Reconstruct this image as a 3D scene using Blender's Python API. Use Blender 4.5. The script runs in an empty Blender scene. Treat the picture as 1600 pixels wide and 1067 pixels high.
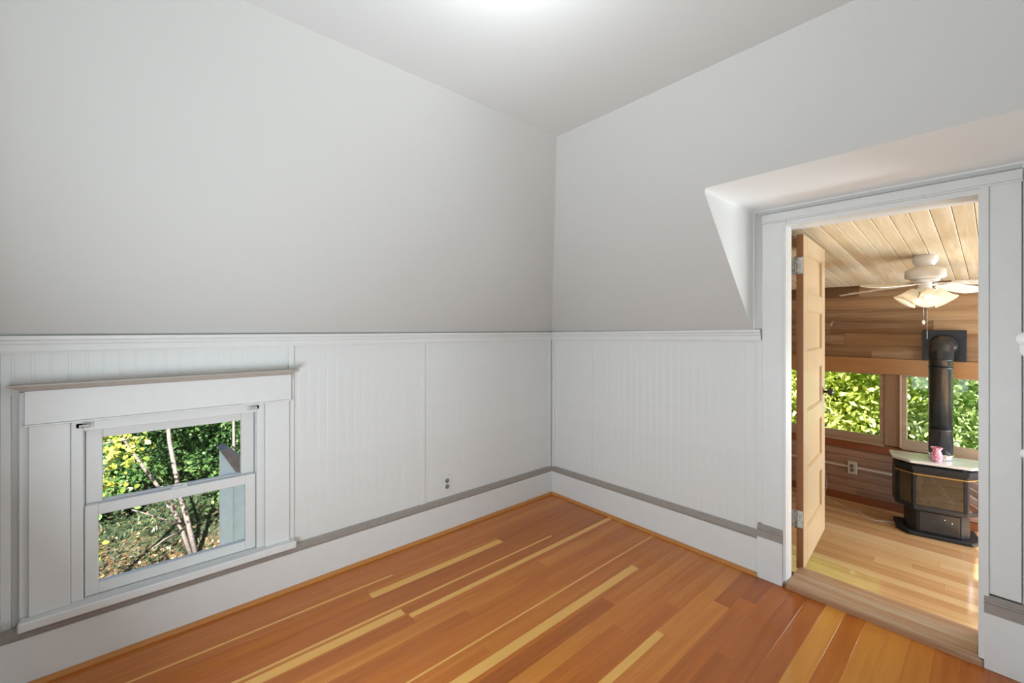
import bpy, bmesh, math, random
import numpy as np
from mathutils import Matrix, Vector

random.seed(7)
rng = np.random.default_rng(11)
S = bpy.context.scene
COL = S.collection

# ------------------------------------------------------------------ camera
YAW = math.radians(48.809)
cam = bpy.data.cameras.new('camera')
cam.sensor_fit = 'HORIZONTAL'
cam.sensor_width = 36.0
cam.lens = 36.0 * 664.22 / 1600.0
cam.shift_y = -20.06 / 1600.0
cam.clip_start = 0.02
cam.clip_end = 200
camo = bpy.data.objects.new('camera', cam)
COL.objects.link(camo)
camo.location = (2.4807, -2.6166, 1.38)
camo.rotation_euler = (math.pi / 2, 0, YAW)
S.camera = camo

# ------------------------------------------------------------------ world, sun, daylight, fill lamps, exposure
w = bpy.data.worlds.new('sky')
S.world = w
w.use_nodes = True
wn = w.node_tree
bg = wn.nodes['Background']
sky = wn.nodes.new('ShaderNodeTexSky')
sky.sky_type = 'HOSEK_WILKIE'
sky.turbidity = 3.0
sky.sun_direction = (0.80, -0.28, 0.53)
wn.links.new(sky.outputs['Color'], bg.inputs['Color'])
bg.inputs['Strength'].default_value = 3.6


def light(name, kind, loc, energy, color=(1, 1, 1), rot=None, size=None, size_y=None, direction=None):
    l = bpy.data.lights.new(name, kind)
    l.energy = energy
    l.color = color
    if kind == 'AREA':
        l.shape = 'RECTANGLE'
        l.size = size
        l.size_y = size_y
    elif kind == 'SUN':
        l.angle = size
    else:
        l.shadow_soft_size = size
    o = bpy.data.objects.new(name, l)
    COL.objects.link(o)
    o.location = loc
    if direction is not None:
        o.rotation_euler = Vector(direction).to_track_quat('-Z', 'Y').to_euler()
    return o


light('sun', 'SUN', (8, 1, 8), 20.0, (1.0, 0.95, 0.86), size=math.radians(0.6), direction=(-0.80, 0.28, -0.53))
# added fill lamps in hall, at rear and porch side; daylight at porch's end
light('hall_fill_lamp', 'AREA', (3.86, -2.05, 1.05), 9, (0.80, 0.92, 0.99), size=1.3, size_y=1.5, direction=(-1, 0.1, 0.0))  # added lamp filling the room from the unseen hall
light('rear_fill_lamp', 'AREA', (1.60, -2.975, 0.68), 36, (0.80, 0.92, 0.99), size=1.1, size_y=0.80, direction=(0.0, 1, 0.45))  # added lamp behind the camera, tilted up to brighten soffit and walls
light('soffit_fill_lamp', 'AREA', (3.62, 2.44, 0.67), 44, (0.82, 0.93, 1.0), size=0.95, size_y=0.5, direction=(-0.5, -1, 0.42))  # added lamp in an unseen window, aimed through the doorway at the soffit
light('porch_window_daylight', 'AREA', (4.22, 1.45, 0.72), 45, (0.78, 0.92, 1.0), size=1.5, size_y=0.6, direction=(-1, 0, 0.0))

vs = S.view_settings
vs.view_transform = 'Standard'
vs.look = 'None'
vs.exposure = 0.40
vs.gamma = 1.0
vs.use_curve_mapping = False
S.cycles.use_adaptive_sampling = True
S.cycles.adaptive_threshold = 0.02
S.cycles.max_bounces = 8
S.cycles.diffuse_bounces = 5
S.cycles.transparent_max_bounces = 16
S.cycles.sample_clamp_indirect = 6.0

# ------------------------------------------------------------------ materials
MATS = {}


def srgb(r, g, b):
    def f(c):
        c /= 255.0
        return c / 12.92 if c <= 0.04045 else ((c + 0.055) / 1.055) ** 2.4
    return (f(r), f(g), f(b), 1.0)


class NT:
    """tiny helper around a material node tree"""
    def __init__(self, name):
        m = bpy.data.materials.new(name)
        m.use_nodes = True
        self.m = m
        self.t = m.node_tree
        self.p = self.t.nodes['Principled BSDF']
        MATS[name] = m

    def n(self, typ, **kw):
        o = self.t.nodes.new(typ)
        for k, v in kw.items():
            if k in o.inputs.keys():
                o.inputs[k].default_value = v
            else:
                setattr(o, k, v)
        return o

    def l(self, a, b):
        self.t.links.new(a, b)

    def ramp(self, fac, stops):
        r = self.n('ShaderNodeValToRGB')
        e = r.color_ramp.elements
        while len(e) < len(stops):
            e.new(0.5)
        for el, (p, c) in zip(e, stops):
            el.position = p
            el.color = c
        self.l(fac, r.inputs['Fac'])
        return r.outputs['Color']

    def coords(self, scale=(1, 1, 1), kind='Object'):
        tc = self.n('ShaderNodeTexCoord')
        mp = self.n('ShaderNodeMapping')
        mp.inputs['Scale'].default_value = scale
        self.l(tc.outputs[kind], mp.inputs['Vector'])
        return mp.outputs['Vector']

    def bump(self, h, strength=0.2, dist=0.002):
        b = self.n('ShaderNodeBump')
        b.inputs['Strength'].default_value = strength
        b.inputs['Distance'].default_value = dist
        self.l(h, b.inputs['Height'])
        self.l(b.outputs['Normal'], self.p.inputs['Normal'])

    def mix(self, fac, a, b, blend='MIX'):
        m = self.n('ShaderNodeMix', data_type='RGBA', blend_type=blend)
        if isinstance(fac, (int, float)):
            m.inputs[0].default_value = fac
        else:
            self.l(fac, m.inputs[0])
        for s, v in ((6, a), (7, b)):
            if isinstance(v, tuple):
                m.inputs[s].default_value = v
            else:
                self.l(v, m.inputs[s])
        return m.outputs[2]


def plain(name, col, rough=0.5, metal=0.0, noise=0.03, nscale=18.0, bump=0.0, spec=0.5, coat=0.0):
    k = NT(name)
    v = k.coords()
    nz = k.n('ShaderNodeTexNoise', Scale=nscale, Detail=4.0)
    k.l(v, nz.inputs['Vector'])
    lo = tuple(c * (1 - noise) for c in col[:3]) + (1,)
    hi = tuple(min(1, c * (1 + noise)) for c in col[:3]) + (1,)
    k.l(k.ramp(nz.outputs['Fac'], [(0.3, lo), (0.7, hi)]), k.p.inputs['Base Color'])
    k.p.inputs['Roughness'].default_value = rough
    k.p.inputs['Metallic'].default_value = metal
    k.p.inputs['Specular IOR Level'].default_value = spec
    k.p.inputs['Coat Weight'].default_value = coat
    if bump:
        k.bump(nz.outputs['Fac'], bump)
    return k.m


def wood(name, dark, mid, lite, along='y', rough=0.35, grain=1.0, coat=0.0, wash=None, bump=0.15, sap=None, gscale=1.0, ringy=0.0):
    """striped grain along one local axis; per-piece tone from the object property 'tone' (0..1)"""
    k = NT(name)
    sc = {'y': (30 * gscale, 1.6 * gscale, 30 * gscale), 'x': (1.6 * gscale, 30 * gscale, 30 * gscale), 'z': (30 * gscale, 30 * gscale, 1.6 * gscale)}[along]
    tc = k.n('ShaderNodeTexCoord')
    oi = k.n('ShaderNodeObjectInfo')
    off = k.n('ShaderNodeVectorMath', operation='SCALE')
    cb = k.n('ShaderNodeCombineXYZ')
    for i in range(3):
        k.l(oi.outputs['Random'], cb.inputs[i])
    k.l(cb.outputs[0], off.inputs[0])
    off.inputs['Scale'].default_value = 37.0
    add = k.n('ShaderNodeVectorMath', operation='ADD')
    k.l(tc.outputs['Object'], add.inputs[0])
    k.l(off.outputs[0], add.inputs[1])
    mp = k.n('ShaderNodeMapping')
    mp.inputs['Scale'].default_value = sc
    k.l(add.outputs[0], mp.inputs['Vector'])
    n1 = k.n('ShaderNodeTexNoise', Scale=1.0, Detail=6.0, Roughness=0.62, Distortion=0.6 + ringy)
    k.l(mp.outputs['Vector'], n1.inputs['Vector'])
    mp2 = k.n('ShaderNodeMapping')
    mp2.inputs['Scale'].default_value = tuple(c * 0.16 for c in sc)
    k.l(add.outputs[0], mp2.inputs['Vector'])
    n2 = k.n('ShaderNodeTexNoise', Scale=1.0, Detail=2.0)
    k.l(mp2.outputs['Vector'], n2.inputs['Vector'])
    at = k.n('ShaderNodeAttribute', attribute_type='OBJECT', attribute_name='tone')
    # value = tone + grain
    m1 = k.n('ShaderNodeMath', operation='MULTIPLY_ADD')
    k.l(n1.outputs['Fac'], m1.inputs[0])
    m1.inputs[1].default_value = 0.55 * grain
    k.l(at.outputs['Fac'], m1.inputs[2])
    m2 = k.n('ShaderNodeMath', operation='MULTIPLY_ADD')
    k.l(n2.outputs['Fac'], m2.inputs[0])
    m2.inputs[1].default_value = 0.5 * grain
    k.l(m1.outputs[0], m2.inputs[2])
    m3 = k.n('ShaderNodeMath', operation='SUBTRACT')
    k.l(m2.outputs[0], m3.inputs[0])
    m3.inputs[1].default_value = 0.525 * grain
    col = k.ramp(m3.outputs[0], [(0.0, dark), (0.5, mid), (1.0, lite)])
    if wash is not None:
        mp3 = k.n('ShaderNodeMapping')
        mp3.inputs['Scale'].default_value = tuple(c * 0.35 for c in sc)
        k.l(add.outputs[0], mp3.inputs['Vector'])
        n3 = k.n('ShaderNodeTexNoise', Scale=1.0, Detail=8.0, Roughness=0.75)
        k.l(mp3.outputs['Vector'], n3.inputs['Vector'])
        f = k.n('ShaderNodeMapRange')
        f.inputs['From Min'].default_value = 0.48
        f.inputs['From Max'].default_value = 0.72
        f.inputs['To Max'].default_value = wash[1]
        k.l(n3.outputs['Fac'], f.inputs['Value'])
        col = k.mix(f.outputs[0], col, wash[0])
    if sap is not None:
        # pale sapwood between the local x positions sap_a and sap_b of a plank
        sx = k.n('ShaderNodeSeparateXYZ')
        k.l(tc.outputs['Object'], sx.inputs[0])
        a = k.n('ShaderNodeAttribute', attribute_type='OBJECT', attribute_name='sap_a')
        b = k.n('ShaderNodeAttribute', attribute_type='OBJECT', attribute_name='sap_b')
        wob = k.n('ShaderNodeMath', operation='MULTIPLY_ADD')
        k.l(n2.outputs['Fac'], wob.inputs[0])
        wob.inputs[1].default_value = 0.016
        k.l(sx.outputs['X'], wob.inputs[2])
        wob2 = k.n('ShaderNodeMath', operation='SUBTRACT')
        k.l(wob.outputs[0], wob2.inputs[0])
        wob2.inputs[1].default_value = 0.008
        g = k.n('ShaderNodeMath', operation='GREATER_THAN')
        k.l(wob2.outputs[0], g.inputs[0])
        k.l(a.outputs['Fac'], g.inputs[1])
        h = k.n('ShaderNodeMath', operation='LESS_THAN')
        k.l(wob2.outputs[0], h.inputs[0])
        k.l(b.outputs['Fac'], h.inputs[1])
        gh = k.n('ShaderNodeMath', operation='MULTIPLY')
        k.l(g.outputs[0], gh.inputs[0])
        k.l(h.outputs[0], gh.inputs[1])
        fine = k.ramp(n1.outputs['Fac'], [(0.2, tuple(c * 0.86 for c in sap[:3]) + (1,)), (0.8, sap)])
        col = k.mix(gh.outputs[0], col, fine)
    k.l(col, k.p.inputs['Base Color'])
    k.p.inputs['Roughness'].default_value = rough
    k.p.inputs['Specular IOR Level'].default_value = 0.4
    k.p.inputs['Coat Weight'].default_value = coat
    k.p.inputs['Coat Roughness'].default_value = 0.08
    k.bump(n1.outputs['Fac'], bump, 0.001)
    return k.m


def plaster_mat(name, col):
    k = NT(name)
    v = k.coords((9, 9, 1.3))
    nz = k.n('ShaderNodeTexNoise', Scale=3.0, Detail=6.0, Roughness=0.6)
    k.l(v, nz.inputs['Vector'])
    v2 = k.coords((1, 1, 1))
    n2 = k.n('ShaderNodeTexNoise', Scale=2.2, Detail=3.0)
    k.l(v2, n2.inputs['Vector'])
    lo = tuple(c * 0.975 for c in col[:3]) + (1,)
    k.l(k.mix(n2.outputs['Fac'], lo, col), k.p.inputs['Base Color'])
    k.p.inputs['Roughness'].default_value = 0.62
    k.bump(nz.outputs['Fac'], 0.12, 0.003)
    return k.m


def leaf_mat(name, stops, trans=0.42):
    k = NT(name)
    g = k.n('ShaderNodeNewGeometry')
    v = k.coords()
    nz = k.n('ShaderNodeTexNoise', Scale=1.1, Detail=3.0)
    k.l(v, nz.inputs['Vector'])
    m = k.n('ShaderNodeMath', operation='MULTIPLY_ADD')
    k.l(g.outputs['Random Per Island'], m.inputs[0])
    m.inputs[1].default_value = 0.55
    q = k.n('ShaderNodeMath', operation='MULTIPLY_ADD')
    k.l(nz.outputs['Fac'], q.inputs[0])
    q.inputs[1].default_value = 1.3
    q.inputs[2].default_value = -0.42
    k.l(q.outputs[0], m.inputs[2])
    col = k.ramp(m.outputs[0], stops)
    k.l(col, k.p.inputs['Base Color'])
    k.p.inputs['Roughness'].default_value = 0.45
    tr = k.n('ShaderNodeBsdfTranslucent')
    k.l(col, tr.inputs['Color'])
    mx = k.n('ShaderNodeMixShader')
    mx.inputs[0].default_value = trans
    k.l(k.p.outputs[0], mx.inputs[1])
    k.l(tr.outputs[0], mx.inputs[2])
    k.l(mx.outputs[0], k.t.nodes['Material Output'].inputs['Surface'])
    return k.m


def glass_mat(name, gloss=0.07, tint=(1, 1, 1, 1)):
    k = NT(name)
    tb = k.n('ShaderNodeBsdfTransparent')
    tb.inputs['Color'].default_value = tint
    gl = k.n('ShaderNodeBsdfGlossy')
    gl.inputs['Roughness'].default_value = 0.03
    mx = k.n('ShaderNodeMixShader')
    mx.inputs[0].default_value = gloss
    k.l(tb.outputs[0], mx.inputs[1])
    k.l(gl.outputs[0], mx.inputs[2])
    k.l(mx.outputs[0], k.t.nodes['Material Output'].inputs['Surface'])
    return k.m


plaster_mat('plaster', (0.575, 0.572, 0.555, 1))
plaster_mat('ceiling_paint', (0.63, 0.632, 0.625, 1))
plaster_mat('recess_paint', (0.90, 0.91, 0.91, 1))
plain('trim_paint', (0.69, 0.69, 0.68, 1), rough=0.38, noise=0.015, bump=0.02)
plain('taupe_paint', (0.30, 0.265, 0.235, 1), rough=0.45, noise=0.06, nscale=40)
plain('crown_paint', (0.42, 0.375, 0.33, 1), rough=0.45, noise=0.05, nscale=30)
plain('receptacle_grey', (0.20, 0.20, 0.195, 1), rough=0.4)
plain('white_plastic', (0.68, 0.68, 0.665, 1), rough=0.35)
plain('porcelain', (0.86, 0.86, 0.85, 1), rough=0.12, noise=0.01)
plain('dark_slot', (0.03, 0.03, 0.03, 1), rough=0.6)
plain('hinge_metal', (0.42, 0.40, 0.36, 1), rough=0.4, metal=0.8, noise=0.35, nscale=90)
plain('bracket_metal', (0.55, 0.54, 0.52, 1), rough=0.55, metal=0.1, noise=0.4, nscale=120)
plain('black_iron', (0.016, 0.018, 0.022, 1), rough=0.40, noise=0.25, nscale=30, spec=0.35)
plain('black_enamel', (0.022, 0.028, 0.036, 1), rough=0.2, noise=0.1, spec=0.6)
plain('pipe_enamel', (0.012, 0.018, 0.024, 1), rough=0.24, noise=0.2, nscale=12, spec=0.7)
plain('stove_top_glare', (0.74, 0.75, 0.78, 1), rough=0.38, metal=0.4, noise=0.1)  # pale grey puts window glare into the colour of the black top
plain('chrome', (0.8, 0.8, 0.8, 1), rough=0.15, metal=1.0)
plain('brass', (0.80, 0.62, 0.28, 1), rough=0.22, metal=1.0)
plain('knob_black', (0.02, 0.02, 0.02, 1), rough=0.3)
plain('ash_log', (0.42, 0.37, 0.31, 1), rough=0.9, noise=0.4, nscale=60)
plain('ember_bed', (0.16, 0.155, 0.15, 1), rough=0.95, noise=0.6, nscale=70, bump=0.6)
plain('fan_white', (0.74, 0.71, 0.66, 1), rough=0.4)
plain('fan_blade_paint', (0.76, 0.71, 0.62, 1), rough=0.5, noise=0.06)
plain('cable_white', (0.72, 0.70, 0.68, 1), rough=0.5)
plain('exterior_white', (0.86, 0.88, 0.92, 1), rough=0.5, noise=0.05)
plain('brown_flashing', (0.30, 0.22, 0.20, 1), rough=0.55, noise=0.2)
plain('bark', (0.20, 0.155, 0.125, 1), rough=0.9, noise=0.4, nscale=25, bump=0.5)
plain('pale_bark', (0.17, 0.145, 0.135, 1), rough=0.9, noise=0.35, nscale=25, bump=0.4)
plain('house_far', (0.30, 0.33, 0.40, 1), rough=0.7, noise=0.05)

glass_mat('window_glass', 0.008)
glass_mat('stove_glass', 0.16, (0.55, 0.57, 0.60, 1))

wood('fir_floor', srgb(128, 60, 14), srgb(186, 104, 30), srgb(218, 152, 66), 'y', rough=0.32, grain=1.1, coat=0.25, bump=0.05, sap=srgb(232, 176, 92))
wood('porch_floor', srgb(168, 112, 72), srgb(204, 162, 114), srgb(226, 200, 158), 'x', rough=0.2, grain=0.9, coat=0.9, bump=0.05)
wood('threshold_wood', srgb(124, 80, 54), srgb(164, 122, 90), srgb(196, 168, 138), 'x', rough=0.5, grain=1.0, wash=(srgb(186, 176, 160), 0.95), bump=0.5)
wood('quarter_round_wood', srgb(150, 92, 44), srgb(186, 124, 64), srgb(206, 148, 86), 'y', rough=0.35, grain=0.6)
wood('siding_wood', srgb(112, 82, 56), srgb(164, 128, 92), srgb(206, 174, 134), 'x', rough=0.6, grain=0.9, wash=(srgb(206, 186, 160), 0.6), bump=0.4, gscale=0.8)
wood('siding_weathered', srgb(124, 92, 76), srgb(164, 134, 118), srgb(196, 172, 158), 'x', rough=0.65, grain=1.0, wash=(srgb(186, 172, 168), 0.7), bump=0.4)
wood('beam_wood', srgb(140, 98, 60), srgb(176, 130, 84), srgb(200, 158, 110), 'x', rough=0.5, grain=0.7, bump=0.3)
wood('post_wood', srgb(120, 92, 70), srgb(156, 124, 96), srgb(184, 154, 126), 'z', rough=0.6, grain=0.8, wash=(srgb(186, 170, 156), 0.5), bump=0.3)
wood('sash_wood', srgb(126, 100, 76), srgb(164, 138, 112), srgb(190, 166, 140), 'x', rough=0.6, grain=0.8, wash=(srgb(196, 184, 170), 0.5), bump=0.3)
wood('red_trim_wood', srgb(112, 62, 38), srgb(146, 88, 56), srgb(172, 116, 80), 'x', rough=0.5, grain=0.7, bump=0.3)
wood('porch_ceiling_wood', srgb(176, 146, 108), srgb(210, 192, 160), srgb(236, 226, 206), 'y', rough=0.5, grain=0.9, wash=(srgb(244, 234, 214), 0.8), bump=0.25, ringy=1.0)
wood('door_wood', srgb(180, 146, 106), srgb(206, 180, 144), srgb(226, 208, 180), 'z', rough=0.28, grain=0.6, coat=0.2, bump=0.1)
wood('door_edge_wood', srgb(112, 64, 30), srgb(140, 86, 44), srgb(160, 104, 58), 'z', rough=0.5, grain=0.5)

# shade glass of the fan lamp: frosted, lit from within by its bulb
k = NT('shade_glass')
k.p.inputs['Base Color'].default_value = (0.92, 0.88, 0.80, 1)
k.p.inputs['Roughness'].default_value = 0.35
tr = k.n('ShaderNodeBsdfTranslucent')
tr.inputs['Color'].default_value = (0.95, 0.90, 0.80, 1)
mx = k.n('ShaderNodeMixShader')
mx.inputs[0].default_value = 0.55
k.l(k.p.outputs[0], mx.inputs[1])
k.l(tr.outputs[0], mx.inputs[2])
k.l(mx.outputs[0], k.t.nodes['Material Output'].inputs['Surface'])

k = NT('pink_glass')
k.p.inputs['Base Color'].default_value = srgb(226, 150, 172)
k.p.inputs['Roughness'].default_value = 0.25
k.p.inputs['Subsurface Weight'].default_value = 0.0
nz = k.n('ShaderNodeTexNoise', Scale=60.0, Detail=2.0)
k.l(k.coords(), nz.inputs['Vector'])
k.l(k.ramp(nz.outputs['Fac'], [(0.35, srgb(206, 120, 150)), (0.7, srgb(240, 190, 204))]), k.p.inputs['Base Color'])

k = NT('lamp_bulb')
k.p.inputs['Emission Color'].default_value = (1, 0.9, 0.75, 1)
k.p.inputs['Emission Strength'].default_value = 0.5

# yard soil with grass and leaf litter
k = NT('yard_soil')
v = k.coords()
n1 = k.n('ShaderNodeTexNoise', Scale=0.35, Detail=4.0)
n2 = k.n('ShaderNodeTexNoise', Scale=9.0, Detail=8.0, Roughness=0.7)
k.l(v, n1.inputs['Vector'])
k.l(v, n2.inputs['Vector'])
litter = k.ramp(n2.outputs['Fac'], [(0.3, srgb(44, 36, 30)), (0.5, srgb(88, 72, 56)), (0.72, srgb(140, 124, 98))])
grass = k.ramp(n2.outputs['Fac'], [(0.3, srgb(26, 40, 24)), (0.55, srgb(46, 66, 38)), (0.8, srgb(84, 102, 60))])
sx = k.n('ShaderNodeSeparateXYZ')
k.l(v, sx.inputs[0])
mm = k.n('ShaderNodeMath', operation='MULTIPLY_ADD')
k.l(n1.outputs['Fac'], mm.inputs[0])
mm.inputs[1].default_value = 3.0
k.l(sx.outputs['X'], mm.inputs[2])
mr = k.n('ShaderNodeMapRange')
mr.inputs['From Min'].default_value = -7.6
mr.inputs['From Max'].default_value = -6.4
k.l(mm.outputs[0], mr.inputs['Value'])
k.l(k.mix(mr.outputs[0], grass, litter), k.p.inputs['Base Color'])
k.p.inputs['Roughness'].default_value = 0.95

leaf_mat('leaf_hedge_yellow', [(0.0, srgb(112, 140, 58)), (0.3, srgb(176, 198, 88)), (0.6, srgb(222, 230, 128)), (1.0, srgb(246, 246, 190))])
leaf_mat('leaf_hedge_green', [(0.0, srgb(100, 134, 70)), (0.3, srgb(158, 192, 112)), (0.65, srgb(208, 226, 164)), (1.0, srgb(242, 246, 214))])
leaf_mat('leaf_dark', [(0.0, srgb(34, 58, 34)), (0.45, srgb(66, 100, 52)), (0.8, srgb(112, 146, 82)), (1.0, srgb(176, 190, 136))])
leaf_mat('leaf_maple', [(0.0, srgb(78, 104, 50)), (0.4, srgb(138, 152, 66)), (0.75, srgb(196, 186, 82)), (1.0, srgb(226, 212, 120))])
leaf_mat('leaf_litter', [(0.0, srgb(60, 46, 36)), (0.4, srgb(102, 82, 60)), (0.75, srgb(148, 126, 94)), (1.0, srgb(184, 168, 138))], 0.15)
leaf_mat('grass_blade', [(0.0, srgb(20, 34, 24)), (0.5, srgb(38, 56, 36)), (1.0, srgb(84, 96, 62))], 0.12)


# ------------------------------------------------------------------ mesh helpers
def link(name, me, mat=None, parent=None, loc=(0, 0, 0), rot=(0, 0, 0), smooth=False):
    if mat and not me.materials:
        me.materials.append(MATS[mat])
    if smooth:
        for p in me.polygons:
            p.use_smooth = True
    o = bpy.data.objects.new(name, me)
    COL.objects.link(o)
    o.location = loc
    o.rotation_euler = rot
    if parent is not None:
        o.parent = parent
    return o


def tag(o, label=None, cat=None, group=None, kind=None):
    if label:
        o['label'] = label
    if cat:
        o['category'] = cat
    if group:
        o['group'] = group
    if kind:
        o['kind'] = kind
    return o


def empty(name, loc=(0, 0, 0), rot=(0, 0, 0)):
    e = bpy.data.objects.new(name, None)
    e.empty_display_size = 0.05
    COL.objects.link(e)
    e.location = loc
    e.rotation_euler = rot
    return e


def bm_mesh(name, bm):
    bmesh.ops.recalc_face_normals(bm, faces=bm.faces)
    me = bpy.data.meshes.new(name)
    bm.to_mesh(me)
    bm.free()
    return me


def add_box(bm, x0, x1, y0, y1, z0, z1, bev=0.0, segs=1):
    tmp = bmesh.new()
    vs_ = [tmp.verts.new((x, y, z)) for x in (x0, x1) for y in (y0, y1) for z in (z0, z1)]
    for f in ((0, 1, 3, 2), (4, 6, 7, 5), (0, 4, 5, 1), (2, 3, 7, 6), (0, 2, 6, 4), (1, 5, 7, 3)):
        tmp.faces.new([vs_[i] for i in f])
    bmesh.ops.recalc_face_normals(tmp, faces=tmp.faces)
    if bev:
        bmesh.ops.bevel(tmp, geom=list(tmp.edges), offset=bev, segments=segs, affect='EDGES', profile=0.7)
    me = bpy.data.meshes.new('tmp')
    tmp.to_mesh(me)
    tmp.free()
    bm.from_mesh(me)
    bpy.data.meshes.remove(me)


def box(name, x0, x1, y0, y1, z0, z1, mat, parent=None, bev=0.0, loc=(0, 0, 0), rot=(0, 0, 0), segs=1):
    bm = bmesh.new()
    add_box(bm, x0, x1, y0, y1, z0, z1, bev, segs)
    return link(name, bm_mesh(name, bm), mat, parent, loc, rot)


def boxes(name, lst, mat, parent=None, bev=0.0, loc=(0, 0, 0), rot=(0, 0, 0)):
    bm = bmesh.new()
    for b in lst:
        add_box(bm, *b, bev)
    return link(name, bm_mesh(name, bm), mat, parent, loc, rot)


def extrude(name, prof, p0, p1, out, mat, parent=None, cap=True, smooth=False, loc=(0, 0, 0)):
    """profile points (u = along 'out', v = up) swept straight from p0 to p1"""
    p0, p1, out = Vector(p0), Vector(p1), Vector(out)
    up = Vector((0, 0, 1))
    bm = bmesh.new()
    a = [bm.verts.new(p0 + out * u + up * v) for u, v in prof]
    b = [bm.verts.new(p1 + out * u + up * v) for u, v in prof]
    n = len(prof)
    for i in range(n):
        j = (i + 1) % n
        bm.faces.new((a[i], a[j], b[j], b[i]))
    if cap:
        bm.faces.new(a)
        bm.faces.new(b[::-1])
    return link(name, bm_mesh(name, bm), mat, parent, loc, smooth=smooth)


def prism(bm, poly, z0, z1, bev=0.0):
    tmp = bmesh.new()
    a = [tmp.verts.new((x, y, z0)) for x, y in poly]
    b = [tmp.verts.new((x, y, z1)) for x, y in poly]
    n = len(poly)
    for i in range(n):
        j = (i + 1) % n
        tmp.faces.new((a[i], a[j], b[j], b[i]))
    tmp.faces.new(a[::-1])
    tmp.faces.new(b)
    bmesh.ops.recalc_face_normals(tmp, faces=tmp.faces)
    if bev:
        bmesh.ops.bevel(tmp, geom=list(tmp.edges), offset=bev, segments=1, affect='EDGES')
    me = bpy.data.meshes.new('tmp')
    tmp.to_mesh(me)
    tmp.free()
    bm.from_mesh(me)
    bpy.data.meshes.remove(me)


def poly_prism(name, poly, z0, z1, mat, parent=None, bev=0.0, loc=(0, 0, 0), rot=(0, 0, 0)):
    bm = bmesh.new()
    prism(bm, poly, z0, z1, bev)
    return link(name, bm_mesh(name, bm), mat, parent, loc, rot)


def lathe_bm(bm, prof, n=24, mat4=None, wave=None):
    """revolve (r, z) profile about z"""
    rows = []
    for ri, (r, z) in enumerate(prof):
        row = []
        for i in range(n):
            a = 2 * math.pi * i / n
            rr = r * (1 + (wave[0] * math.cos(wave[1] * a) if wave and ri in wave[2] else 0))
            v = Vector((rr * math.cos(a), rr * math.sin(a), z))
            if mat4 is not None:
                v = mat4 @ v
            row.append(bm.verts.new(v))
        rows.append(row)
    for r0, r1 in zip(rows, rows[1:]):
        for i in range(n):
            j = (i + 1) % n
            bm.faces.new((r0[i], r0[j], r1[j], r1[i]))
    return rows


def lathe(name, prof, mat, parent=None, loc=(0, 0, 0), rot=(0, 0, 0), n=24, caps=True, wave=None):
    bm = bmesh.new()
    rows = lathe_bm(bm, prof, n, None, wave)
    if caps:
        if prof[0][0] > 1e-4:
            bm.faces.new(rows[0][::-1])
        if prof[-1][0] > 1e-4:
            bm.faces.new(rows[-1])
    bmesh.ops.remove_doubles(bm, verts=bm.verts, dist=1e-5)
    return link(name, bm_mesh(name, bm), mat, parent, loc, rot, smooth=True)


def tube(name, pts, radii, mat, parent=None, n=8, loc=(0, 0, 0)):
    """a round tube through points"""
    pts = [Vector(p) for p in pts]
    if isinstance(radii, (int, float)):
        radii = [radii] * len(pts)
    bm = bmesh.new()
    rows = []
    ref = Vector((0.31, 0.2, 0.93)).normalized()
    for i, p in enumerate(pts):
        d = (pts[min(i + 1, len(pts) - 1)] - pts[max(i - 1, 0)]).normalized()
        a = d.cross(ref)
        if a.length < 0.05:
            a = d.cross(Vector((1, 0, 0)))
        a.normalize()
        b = d.cross(a)
        rows.append([bm.verts.new(p + (a * math.cos(2 * math.pi * j / n) + b * math.sin(2 * math.pi * j / n)) * radii[i]) for j in range(n)])
    for r0, r1 in zip(rows, rows[1:]):
        for i in range(n):
            j = (i + 1) % n
            bm.faces.new((r0[i], r0[j], r1[j], r1[i]))
    bm.faces.new(rows[0][::-1])
    bm.faces.new(rows[-1])
    return link(name, bm_mesh(name, bm), mat, parent, loc, smooth=True)


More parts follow.
